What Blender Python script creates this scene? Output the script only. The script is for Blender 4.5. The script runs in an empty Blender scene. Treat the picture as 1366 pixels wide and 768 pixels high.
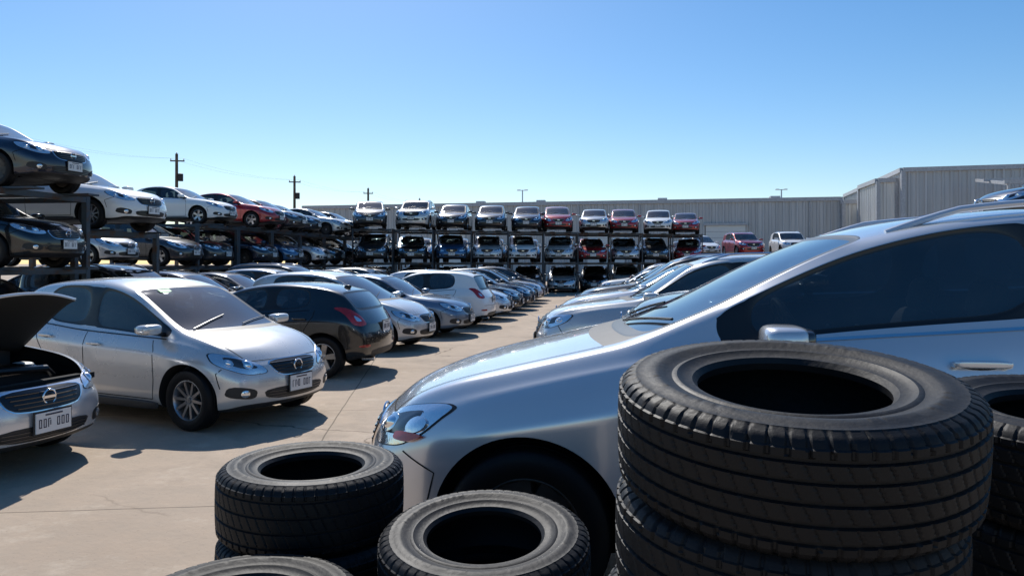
import bpy, bmesh, math, random
from mathutils import Vector, Matrix, noise
from mathutils.bvhtree import BVHTree
random.seed(11)
scene = bpy.context.scene
COL = scene.collection
rad = math.radians

# ------------------------------------------------------------------ materials
def nmat(name):
    m = bpy.data.materials.new(name); m.use_nodes = True
    nt = m.node_tree
    return m, nt, nt.nodes['Principled BSDF'], nt.nodes['Material Output']
def setp(p, col=None, rough=None, metal=None, coat=None, spec=None):
    if col is not None: p.inputs['Base Color'].default_value = (*col, 1)
    if rough is not None: p.inputs['Roughness'].default_value = rough
    if metal is not None: p.inputs['Metallic'].default_value = metal
    if coat is not None:
        p.inputs['Coat Weight'].default_value = coat; p.inputs['Coat Roughness'].default_value = 0.04
    if spec is not None: p.inputs['Specular IOR Level'].default_value = spec
def N(nt, t, **kw):
    n = nt.nodes.new(t)
    for k, v in kw.items():
        if k in n.inputs.keys(): n.inputs[k].default_value = v
        else: setattr(n, k, v)
    return n
def noise_node(nt, scale, detail=4, coord='Object', rough=0.55):
    tc = nt.nodes.new('ShaderNodeTexCoord'); n = nt.nodes.new('ShaderNodeTexNoise')
    n.inputs['Scale'].default_value = scale; n.inputs['Detail'].default_value = detail
    n.inputs['Roughness'].default_value = rough
    nt.links.new(tc.outputs[coord], n.inputs['Vector']); return n
def ramp(nt, src, p0, p1, c0=(0,0,0,1), c1=(1,1,1,1)):
    r = nt.nodes.new('ShaderNodeValToRGB'); r.color_ramp.elements[0].position = p0; r.color_ramp.elements[1].position = p1
    r.color_ramp.elements[0].color = c0; r.color_ramp.elements[1].color = c1
    nt.links.new(src, r.inputs['Fac']); return r
def mixc(nt, fac, a, b, blend='MIX'):
    m = nt.nodes.new('ShaderNodeMix'); m.data_type = 'RGBA'; m.blend_type = blend
    for s, v in ((0, fac), (6, a), (7, b)):
        if hasattr(v, 'links') or hasattr(v, 'is_linked'): nt.links.new(v, m.inputs[s])
        else: m.inputs[s].default_value = v if s == 0 else (*v, 1)
    return m.outputs[2]
def simple(name, col, rough=.5, metal=0., coat=0., vary=.0, scale=8., bump=0.):
    m, nt, p, o = nmat(name); setp(p, col, rough, metal, coat)
    if vary > 0:
        n = noise_node(nt, scale)
        c = mixc(nt, ramp(nt, n.outputs['Fac'], .35, .7).outputs[0], tuple(x*(1-vary) for x in col), tuple(min(1, x*(1+vary)) for x in col))
        nt.links.new(c, p.inputs['Base Color'])
    return m
def paint(name, col, metal=.5, rough=.34, dust=.25):
    m, nt, p, o = nmat(name); setp(p, col, rough, metal, 1.0)
    n1 = noise_node(nt, 2.2, 6)
    geo = nt.nodes.new('ShaderNodeNewGeometry')
    sep = nt.nodes.new('ShaderNodeSeparateXYZ'); nt.links.new(geo.outputs['Normal'], sep.inputs[0])
    up = ramp(nt, sep.outputs['Z'], .1, 1.0, (.35,.35,.35,1))
    f = ramp(nt, n1.outputs['Fac'], .38, .75)
    mm = N(nt, 'ShaderNodeMath', operation='MULTIPLY'); nt.links.new(f.outputs[0], mm.inputs[0]); nt.links.new(up.outputs[0], mm.inputs[1])
    m2 = N(nt, 'ShaderNodeMath', operation='MULTIPLY'); nt.links.new(mm.outputs[0], m2.inputs[0]); m2.inputs[1].default_value = dust
    tc = N(nt, 'ShaderNodeTexCoord'); so = N(nt, 'ShaderNodeSeparateXYZ'); nt.links.new(tc.outputs['Object'], so.inputs[0])
    lo = dust*1.6+.03
    low = ramp(nt, so.outputs['Z'], .22, .55, (lo,lo,lo,1), (0,0,0,1))
    ad = N(nt, 'ShaderNodeMath', operation='MULTIPLY_ADD'); nt.links.new(low.outputs[0], ad.inputs[0]); nt.links.new(n1.outputs['Fac'], ad.inputs[1]); nt.links.new(m2.outputs[0], ad.inputs[2])
    c = mixc(nt, ad.outputs[0], col, (.34, .30, .25)); nt.links.new(c, p.inputs['Base Color'])
    rr = N(nt, 'ShaderNodeMapRange'); nt.links.new(ad.outputs[0], rr.inputs[0]); rr.inputs[2].default_value = .4
    rr.inputs[3].default_value = rough; rr.inputs[4].default_value = rough+.25
    nt.links.new(rr.outputs[0], p.inputs['Roughness'])
    cr = N(nt, 'ShaderNodeMapRange'); nt.links.new(n1.outputs['Fac'], cr.inputs[0]); cr.inputs[3].default_value = .01; cr.inputs[4].default_value = .08
    nt.links.new(cr.outputs[0], p.inputs['Coat Roughness'])
    d = N(nt, 'ShaderNodeBsdfDiffuse'); d.inputs[0].default_value = (.03, .03, .032, 1)
    ms = nt.nodes.new('ShaderNodeMixShader'); nt.links.new(geo.outputs['Backfacing'], ms.inputs[0])
    nt.links.new(p.outputs[0], ms.inputs[1]); nt.links.new(d.outputs[0], ms.inputs[2]); nt.links.new(ms.outputs[0], o.inputs[0])
    return m
def glass(name, tint):
    m, nt, p, o = nmat(name); nt.nodes.remove(p)
    t = N(nt, 'ShaderNodeBsdfTransparent'); t.inputs[0].default_value = (*tint, 1)
    g = N(nt, 'ShaderNodeBsdfGlossy'); g.inputs['Roughness'].default_value = .02; g.inputs[0].default_value = (.95,.97,1,1)
    lw = N(nt, 'ShaderNodeLayerWeight'); lw.inputs[0].default_value = .5
    pw = N(nt, 'ShaderNodeMath', operation='POWER'); nt.links.new(lw.outputs['Facing'], pw.inputs[0]); pw.inputs[1].default_value = 4
    ma = N(nt, 'ShaderNodeMath', operation='MULTIPLY_ADD'); nt.links.new(pw.outputs[0], ma.inputs[0]); ma.inputs[1].default_value = .88; ma.inputs[2].default_value = .08
    mx = nt.nodes.new('ShaderNodeMixShader'); nt.links.new(ma.outputs[0], mx.inputs[0]); nt.links.new(t.outputs[0], mx.inputs[1]); nt.links.new(g.outputs[0], mx.inputs[2])
    d = N(nt, 'ShaderNodeBsdfDiffuse'); d.inputs[0].default_value = (.35, .34, .32, 1)
    n = noise_node(nt, 3.5, 6); r = ramp(nt, n.outputs['Fac'], .4, .8, (.006,.006,.006,1), (.05,.05,.05,1))
    m3 = nt.nodes.new('ShaderNodeMixShader'); nt.links.new(r.outputs[0], m3.inputs[0]); nt.links.new(mx.outputs[0], m3.inputs[1]); nt.links.new(d.outputs[0], m3.inputs[2])
    nt.links.new(m3.outputs[0], o.inputs[0]); return m

M = {}
M['silver'] = paint('paint_silver', (.66, .67, .69), .48, .23, .07)
M['silver2'] = paint('paint_light_silver', (.62, .615, .60), .42, .26, .12)
M['white'] = paint('paint_white', (.80, .80, .78), 0, .4, .12)
M['black'] = paint('paint_black', (.004, .004, .005), .05, .25, .01)
M['navy'] = paint('paint_navy', (.008, .014, .034), .4, .25, .03)
M['grey'] = paint('paint_grey', (.05, .053, .06), .6, .27, .04)
M['bluegrey'] = paint('paint_blue_grey', (.17, .22, .29), .6, .27, .08)
M['red'] = paint('paint_red', (.36, .008, .013), .3, .27, .03)
M['teal'] = paint('paint_blue', (.03, .11, .24), .5, .27, .05)
M['plastic'] = simple('black_plastic', (.018, .018, .019), .55, vary=.3)
M['liner'] = simple('wheel_liner', (.006, .006, .006), .95)
M['trim'] = simple('rubber_trim', (.008, .008, .009), .35)
M['gap'] = simple('panel_gap', (.004, .004, .004), .9)
M['wsglass'] = glass('windscreen_glass', (.20, .235, .235))
M['sdglass'] = glass('side_glass', (.26, .29, .30))
M['chrome'] = simple('chrome', (.8, .8, .82), .09, 1.)
M['lampdark'] = simple('lamp_housing', (.05, .05, .055), .15, .5, 1.)
m, nt, p, o = nmat('lamp_reflector'); setp(p, (.75, .77, .8), .12, .85, 1.)
v = N(nt, 'ShaderNodeTexVoronoi', Scale=60.); tc = N(nt, 'ShaderNodeTexCoord'); nt.links.new(tc.outputs['Object'], v.inputs['Vector'])
b = N(nt, 'ShaderNodeBump', Strength=.35); nt.links.new(v.outputs['Distance'], b.inputs['Height']); nt.links.new(b.outputs[0], p.inputs['Normal'])
M['lamp'] = m
M['red_lens'] = simple('red_lens', (.35, .01, .012), .12, .1, 1., vary=.3, scale=30)
M['amber'] = simple('amber_lens', (.55, .05, .01), .12, .1, 1.)
M['plate'] = simple('number_plate', (.7, .7, .68), .4)
M['platetxt'] = simple('plate_characters', (.03, .03, .06), .5)
M['alloy'] = simple('alloy_wheel', (.42, .42, .43), .3, .9, .3, vary=.15)
M['steel'] = simple('brake_steel', (.07, .065, .06), .5, .8, vary=.3)
M['interior'] = simple('car_interior', (.04, .039, .041), .8, vary=.3)
M['sticker'] = simple('window_sticker', (.10, .55, .18), .5)
# rubber
m, nt, p, o = nmat('tyre_rubber'); setp(p, (.006, .006, .007), .5, spec=.24)
n1 = noise_node(nt, 5, 8, rough=.65); n2 = noise_node(nt, 60, 4)
geo = N(nt, 'ShaderNodeNewGeometry'); sep = N(nt, 'ShaderNodeSeparateXYZ'); nt.links.new(geo.outputs['Normal'], sep.inputs[0])
r1 = ramp(nt, n1.outputs['Fac'], .45, .75); r2 = ramp(nt, sep.outputs['Z'], .2, 1., (.06,.06,.06,1), (1,1,1,1))
mm = N(nt, 'ShaderNodeMath', operation='MULTIPLY'); nt.links.new(r1.outputs[0], mm.inputs[0]); nt.links.new(r2.outputs[0], mm.inputs[1])
m2 = N(nt, 'ShaderNodeMath', operation='MULTIPLY'); nt.links.new(mm.outputs[0], m2.inputs[0]); m2.inputs[1].default_value = .16
nt.links.new(mixc(nt, m2.outputs[0], (.006, .006, .007), (.13, .12, .11)), p.inputs['Base Color'])
rr = N(nt, 'ShaderNodeMapRange'); nt.links.new(n1.outputs['Fac'], rr.inputs[0]); rr.inputs[3].default_value = .40; rr.inputs[4].default_value = .72
nt.links.new(rr.outputs[0], p.inputs['Roughness'])
b = N(nt, 'ShaderNodeBump', Strength=.3, Distance=.004); nt.links.new(n2.outputs['Fac'], b.inputs['Height']); nt.links.new(b.outputs[0], p.inputs['Normal'])
M['rubber'] = m
# rack steel
m, nt, p, o = nmat('rack_steel'); setp(p, (.16, .19, .22), .55, .3)
n1 = noise_node(nt, 3, 8, rough=.7); r1 = ramp(nt, n1.outputs['Fac'], .5, .62)
nt.links.new(mixc(nt, r1.outputs[0], (.055, .07, .085), (.09, .045, .025)), p.inputs['Base Color']); M['rack'] = m
M['wood'] = simple('pole_wood', (.10, .075, .055), .85, vary=.35, scale=3)
M['wire'] = simple('wire', (.02, .02, .02), .6)
def walls(name, col):
    m, nt, p, o = nmat(name); setp(p, col, .5, .15)
    n1 = noise_node(nt, .35, 6); mp = N(nt, 'ShaderNodeMapping'); mp.inputs['Scale'].default_value = (2.5, 2.5, .12)
    tc = N(nt, 'ShaderNodeTexCoord'); nt.links.new(tc.outputs['Object'], mp.inputs[0]); nt.links.new(mp.outputs[0], n1.inputs['Vector'])
    n1.inputs['Scale'].default_value = 1.
    nt.links.new(mixc(nt, ramp(nt, n1.outputs['Fac'], .3, .75).outputs[0], tuple(c*.8 for c in col), tuple(c*1.12 for c in col)), p.inputs['Base Color'])
    return m
M['wall'] = walls('corrugated_wall', (.50, .50, .50)); M['wall2'] = walls('pale_wall', (.70, .69, .66))
M['roofm'] = simple('roof_sheet', (.45, .46, .48), .6, .2, vary=.15)
# ground
m, nt, p, o = nmat('yard_concrete')
tc = N(nt, 'ShaderNodeTexCoord')
def gn(scale, det=6, rg=.6):
    n = N(nt, 'ShaderNodeTexNoise', Scale=scale, Detail=det, Roughness=rg); nt.links.new(tc.outputs['Object'], n.inputs['Vector']); return n.outputs['Fac']
base = mixc(nt, ramp(nt, gn(.35), .3, .7).outputs[0], (.36, .275, .20), (.49, .385, .29))
base = mixc(nt, ramp(nt, gn(3., 8, .7), .35, .8).outputs[0], base, (.34, .275, .21))
st = ramp(nt, gn(.9, 5, .6), .54, .72, (0,0,0,1), (.6,.6,.6,1))
base = mixc(nt, st.outputs[0], base, (.175, .14, .105))
sp = ramp(nt, gn(45, 3, .7), .62, .72, (0,0,0,1), (.5,.5,.5,1)); base = mixc(nt, sp.outputs[0], base, (.11, .088, .065))
lt = ramp(nt, gn(1.7, 8, .75), .55, .72, (0,0,0,1), (.5,.5,.5,1)); base = mixc(nt, lt.outputs[0], base, (.58, .49, .385))
mp = N(nt, 'ShaderNodeMapping'); mp.inputs['Rotation'].default_value = (0, 0, rad(-14)); mp.inputs['Location'].default_value = (1.1, 1.3, 0)
nt.links.new(tc.outputs['Object'], mp.inputs[0])
dn = N(nt, 'ShaderNodeTexNoise', Scale=.8, Detail=4.); nt.links.new(tc.outputs['Object'], dn.inputs['Vector'])
vm = N(nt, 'ShaderNodeVectorMath', operation='MULTIPLY_ADD'); nt.links.new(dn.outputs['Color'], vm.inputs[0]); vm.inputs[1].default_value = (.05, .05, 0); nt.links.new(mp.outputs[0], vm.inputs[2])
br = N(nt, 'ShaderNodeTexBrick'); br.offset = 0; br.inputs['Scale'].default_value = 1.; br.inputs['Brick Width'].default_value = 4.2; br.inputs['Row Height'].default_value = 3.4
br.inputs['Mortar Size'].default_value = .009; br.inputs['Mortar Smooth'].default_value = .3
nt.links.new(vm.outputs[0], br.inputs['Vector'])
jm = N(nt, 'ShaderNodeMath', operation='MULTIPLY'); nt.links.new(br.outputs['Fac'], jm.inputs[0]); jm.inputs[1].default_value = .75
base = mixc(nt, jm.outputs[0], base, (.10, .08, .055))
vo = N(nt, 'ShaderNodeTexVoronoi', Scale=.33); vo.feature = 'DISTANCE_TO_EDGE'
vm2 = N(nt, 'ShaderNodeVectorMath', operation='MULTIPLY_ADD'); dn2 = N(nt, 'ShaderNodeTexNoise', Scale=2.2, Detail=6.); nt.links.new(tc.outputs['Object'], dn2.inputs['Vector'])
nt.links.new(dn2.outputs['Color'], vm2.inputs[0]); vm2.inputs[1].default_value = (.5, .5, 0); nt.links.new(tc.outputs['Object'], vm2.inputs[2]); nt.links.new(vm2.outputs[0], vo.inputs['Vector'])
ck = ramp(nt, vo.outputs['Distance'], 0, .005, (1,1,1,1), (0,0,0,1)); msk = ramp(nt, gn(.4, 2), .48, .54)
cm = N(nt, 'ShaderNodeMath', operation='MULTIPLY'); nt.links.new(ck.outputs[0], cm.inputs[0]); nt.links.new(msk.outputs[0], cm.inputs[1])
base = mixc(nt, cm.outputs[0], base, (.12, .09, .065))
nt.links.new(base, p.inputs['Base Color']); setp(p, rough=.85, spec=.25)
b = N(nt, 'ShaderNodeBump', Strength=.45, Distance=.02); nt.links.new(gn(14, 8, .7), b.inputs['Height']); nt.links.new(b.outputs[0], p.inputs['Normal'])
M['ground'] = m

# ------------------------------------------------------------------ mesh builder
class MB:
    def __init__(s, keys): s.v = []; s.f = []; s.m = []; s.keys = list(keys)
    def k(s, key):
        if key not in s.keys: s.keys.append(key)
        return s.keys.index(key)
    def add(s, vs, fs, key, mtx=None):
        o = len(s.v); k = s.k(key)
        s.v += [tuple(mtx @ Vector(v)) if mtx else tuple(v) for v in vs]
        for f in fs: s.f.append(tuple(i+o for i in f)); s.m.append(k)
    def box(s, c, d, key, mtx=None, taper=1.):
        x, y, z = c; a, b, h = d[0]/2, d[1]/2, d[2]/2
        vs = [(x+i*a*(taper if kk > 0 else 1), y+j*b*(taper if kk > 0 else 1), z+kk*h) for kk in (-1, 1) for j in (-1, 1) for i in (-1, 1)]
        s.add(vs, [(0,2,3,1),(4,5,7,6),(0,1,5,4),(2,6,7,3),(0,4,6,2),(1,3,7,5)], key, mtx)
    def beam(s, p0, p1, w, h, key):
        p0 = Vector(p0); p1 = Vector(p1); d = p1-p0; L = d.length
        q = d.to_track_quat('X', 'Z'); s.box((0,0,0), (L, w, h), key, Matrix.Translation((p0+p1)/2) @ q.to_matrix().to_4x4())
    def superq(s, c, r, key, e=.6, mtx=None, nu=20, nv=12):
        pw = lambda a: math.copysign(abs(a)**e, a)
        vs = []; fs = []
        for i in range(nv+1):
            ph = -math.pi/2+math.pi*i/nv
            for j in range(nu):
                th = 2*math.pi*j/nu
                vs.append((c[0]+r[0]*pw(math.cos(ph))*pw(math.cos(th)), c[1]+r[1]*pw(math.cos(ph))*pw(math.sin(th)), c[2]+r[2]*pw(math.sin(ph))))
        for i in range(nv):
            for j in range(nu):
                fs.append((i*nu+j, i*nu+(j+1) % nu, (i+1)*nu+(j+1) % nu, (i+1)*nu+j))
        s.add(vs, fs, key, mtx)
    def lathe(s, prof, key, n=48, mtx=None, closed=False):
        vs = []; fs = []; P = len(prof)
        for i in range(n):
            a = 2*math.pi*i/n
            for r, h in prof: vs.append((r*math.cos(a), r*math.sin(a), h))
        for i in range(n):
            for j in range(P-(0 if closed else 1)):
                a = i*P+j; b_ = i*P+(j+1) % P; c = ((i+1) % n)*P+(j+1) % P; d = ((i+1) % n)*P+j
                fs.append((a, d, c, b_))
        s.add(vs, fs, key, mtx)
    def tube(s, pts, r, key, n=6):
        pts = [Vector(p) for p in pts]; vs = []; fs = []
        for i, p in enumerate(pts):
            t = (pts[min(i+1, len(pts)-1)]-pts[max(i-1, 0)]).normalized()
            q = t.to_track_quat('Z', 'Y')
            rr = r[i] if isinstance(r, (list, tuple)) else r
            for j in range(n):
                a = 2*math.pi*j/n; vs.append(p+q @ Vector((rr*math.cos(a), rr*math.sin(a), 0)))
        for i in range(len(pts)-1):
            for j in range(n): fs.append((i*n+j, i*n+(j+1) % n, (i+1)*n+(j+1) % n, (i+1)*n+j))
        fs.append(tuple(range(n))[::-1]); fs.append(tuple(range((len(pts)-1)*n, len(pts)*n)))
        s.add(vs, fs, key)
    def ribbon(s, pn, w, off, key):
        vs = []; fs = []
        for i, (p, n) in enumerate(pn):
            t = (pn[min(i+1, len(pn)-1)][0]-pn[max(i-1, 0)][0])
            sd = n.cross(t).normalized()*w/2
            vs += [p+n*off-sd, p+n*off+sd]
        for i in range(len(pn)-1): fs.append((2*i, 2*i+2, 2*i+3, 2*i+1))
        s.add(vs, fs, key)
    def mesh(s, name, smooth=True, ang=35):
        me = bpy.data.meshes.new(name); me.from_pydata(s.v, [], s.f)
        for k in s.keys: me.materials.append(M[k] if M.get(k) else M['silver'])
        me.polygons.foreach_set('material_index', s.m)
        if smooth:
            me.polygons.foreach_set('use_smooth', [True]*len(me.polygons)); me.set_sharp_from_angle(angle=rad(ang))
        me.update(); return me
def obj(name, me, parent=None, loc=(0,0,0), rot=(0,0,0)):
    ob = bpy.data.objects.new(name, me); COL.objects.link(ob)
    ob.location = loc; ob.rotation_euler = rot
    if parent: ob.parent = parent
    return ob
M['PAINT'] = M['silver']

def pchip(pts):
    xs = [p[0] for p in pts]; ys = [p[1] for p in pts]; n = len(xs)
    h = [xs[i+1]-xs[i] for i in range(n-1)]; d = [(ys[i+1]-ys[i])/h[i] for i in range(n-1)]
    m = [0]*n; m[0] = d[0]; m[-1] = d[-1]
    for i in range(1, n-1):
        if d[i-1]*d[i] > 0:
            w1 = 2*h[i]+h[i-1]; w2 = h[i]+2*h[i-1]; m[i] = (w1+w2)/(w1/d[i-1]+w2/d[i])
    def f(x):
        if x <= xs[0]: return ys[0]
        if x >= xs[-1]: return ys[-1]
        i = max(k for k in range(n-1) if xs[k] <= x)
        t = (x-xs[i])/h[i]
        return (2*t**3-3*t*t+1)*ys[i]+(t**3-2*t*t+t)*h[i]*m[i]+(-2*t**3+3*t*t)*ys[i+1]+(t**3-t*t)*h[i]*m[i+1]
    return f
clamp = lambda x, a=0., b=1.: max(a, min(b, x))

# ------------------------------------------------------------------ car types
HATCH = dict(L=4.10, W=.865, R=.315, ax=(.80, 3.36), cowl=1.00, wst=1.90, B=(2.36, 2.46), C=3.20, rwt=3.68, rwb=3.96, wr=.71, sail=(.1, .24),
   zt=[(0,.64),(.05,.69),(.14,.75),(.28,.80),(.6,.885),(1.00,.97),(1.90,1.42),(2.2,1.49),(2.65,1.515),(3.2,1.485),(3.68,1.38),(3.96,1.0),(4.05,.9),(4.1,.80)],
   zs=[(0,.57),(.14,.68),(.3,.745),(.6,.83),(1.0,.895),(1.5,.92),(2.5,.96),(3.4,1.02),(3.9,.96),(4.04,.86),(4.1,.74)],
   head=[(.42,.585),(.52,.685),(.74,.775),(.885,.805),(.90,.69),(.70,.58)], grille=[(-.40,.70),(.40,.70),(.34,.60),(.24,.545),(-.24,.545),(-.34,.60)],
   tail=[(.66,.80),(.72,.92),(.82,1.04),(.87,1.06),(.90,.95),(.90,.80),(.8,.77)], gz=.62, pz=.44, rpz=.74)
# cab-forward compact: short bonnet, long steep screen, tall roof
COMPACT = dict(HATCH, L=4.0, ax=(.76, 3.28), cowl=.86, wst=1.80, B=(2.26, 2.36), C=3.12, rwt=3.58, rwb=3.86,
   zt=[(0,.66),(.05,.71),(.14,.78),(.28,.84),(.5,.91),(.86,1.00),(1.80,1.45),(2.1,1.52),(2.55,1.55),(3.1,1.52),(3.58,1.41),(3.86,1.02),(3.95,.92),(4.0,.82)],
   zs=[(0,.59),(.14,.70),(.3,.775),(.6,.86),(1.0,.915),(1.5,.935),(2.4,.97),(3.3,1.03),(3.8,.98),(3.94,.88),(4.0,.76)])
# low small hatch seen from behind: higher belt, smaller glass, lower roof
LOWHATCH = dict(HATCH, L=4.0, ax=(.80, 3.26), C=3.05, rwt=3.50, rwb=3.86, wr=.68,
   zt=[(0,.64),(.05,.69),(.14,.75),(.28,.80),(.6,.875),(1.00,.95),(1.90,1.35),(2.2,1.40),(2.6,1.415),(3.1,1.37),(3.50,1.28),(3.86,1.0),(3.95,.9),(4.0,.80)],
   zs=[(0,.57),(.14,.68),(.3,.745),(.6,.83),(1.0,.89),(1.5,.915),(2.5,.97),(3.3,1.02),(3.8,.96),(3.94,.86),(4.0,.74)])
TYPES = {
 'hatch': HATCH, 'compact': COMPACT, 'lowhatch': LOWHATCH,
 'sedan': dict(L=4.52, W=.87, R=.315, ax=(.88, 3.54), cowl=1.18, wst=2.05, B=(2.46, 2.56), C=3.28, rwt=3.36, rwb=3.93, wr=.69, sail=(.08, .2),
   zt=[(0,.66),(.05,.71),(.14,.77),(.28,.82),(.6,.89),(1.18,.97),(2.05,1.38),(2.35,1.44),(2.7,1.46),(3.0,1.44),(3.36,1.36),(3.93,1.07),(4.2,1.045),(4.4,1.02),(4.48,.92),(4.52,.80)],
   zs=[(0,.59),(.14,.70),(.3,.76),(.6,.835),(1.0,.885),(1.5,.915),(2.5,.95),(3.5,1.0),(4.2,.98),(4.42,.93),(4.48,.84),(4.52,.74)],
   head=[(.48,.61),(.52,.70),(.76,.775),(.89,.80),(.90,.70),(.72,.605)], grille=[(-.44,.69),(.44,.69),(.40,.58),(.30,.53),(-.30,.53),(-.40,.58)],
   tail=[(.52,.80),(.56,.89),(.78,.95),(.89,.94),(.90,.82),(.8,.78)], gz=.615, pz=.42, rpz=.80),
 'suv': dict(L=4.55, W=.92, R=.36, ax=(.88, 3.54), cowl=1.22, wst=1.98, B=(2.46, 2.57), C=3.5, rwt=4.2, rwb=4.46, wr=.74, sail=(.08, .2),
   zt=[(0,.80),(.05,.87),(.14,.94),(.28,.98),(.6,1.04),(1.22,1.12),(1.98,1.56),(2.3,1.65),(2.8,1.68),(3.6,1.66),(4.2,1.58),(4.46,1.14),(4.5,1.0),(4.55,.9)],
   zs=[(0,.72),(.14,.86),(.3,.92),(.6,.98),(1.0,1.03),(1.6,1.06),(2.5,1.09),(3.6,1.14),(4.3,1.12),(4.48,.98),(4.55,.85)],
   head=[(.50,.75),(.52,.86),(.76,.92),(.89,.935),(.90,.83),(.76,.75)], grille=[(-.46,.88),(.46,.88),(.42,.72),(.36,.66),(-.36,.66),(-.42,.72)],
   tail=[(.68,.90),(.70,1.05),(.80,1.16),(.88,1.16),(.90,1.0),(.89,.88)], gz=.78, pz=.55, rpz=.9),
 'near': dict(L=4.68, W=.93, R=.36, ax=(.90, 3.65), cowl=1.24, wst=2.28, B=(2.93, 3.03), C=3.8, rwt=4.3, rwb=4.58, wr=.73, sail=(.32, .44),
   zt=[(0,.74),(.05,.81),(.14,.87),(.3,.93),(.7,1.04),(1.24,1.17),(2.28,1.63),(2.65,1.715),(3.1,1.745),(3.8,1.70),(4.3,1.58),(4.58,1.20),(4.63,1.0),(4.68,.9)],
   zs=[(0,.66),(.14,.79),(.3,.85),(.6,.935),(1.0,1.03),(1.6,1.14),(2.5,1.22),(3.6,1.28),(4.4,1.20),(4.6,.98),(4.68,.85)],
   head=[(.56,.67),(.58,.765),(.74,.85),(.87,.885),(.905,.87),(.90,.76),(.84,.69),(.72,.665)], grille=[(-.46,.74),(.46,.74),(.42,.62),(.32,.56),(-.32,.56),(-.42,.62)],
   tail=[(.68,.90),(.70,1.05),(.80,1.16),(.88,1.16),(.90,1.0),(.89,.88)], gz=.66, pz=.48, rpz=.9),
}
BODYSLOTS = ['PAINT', 'PAINT', 'plastic', 'wsglass', 'sdglass', 'trim', 'liner']

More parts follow.
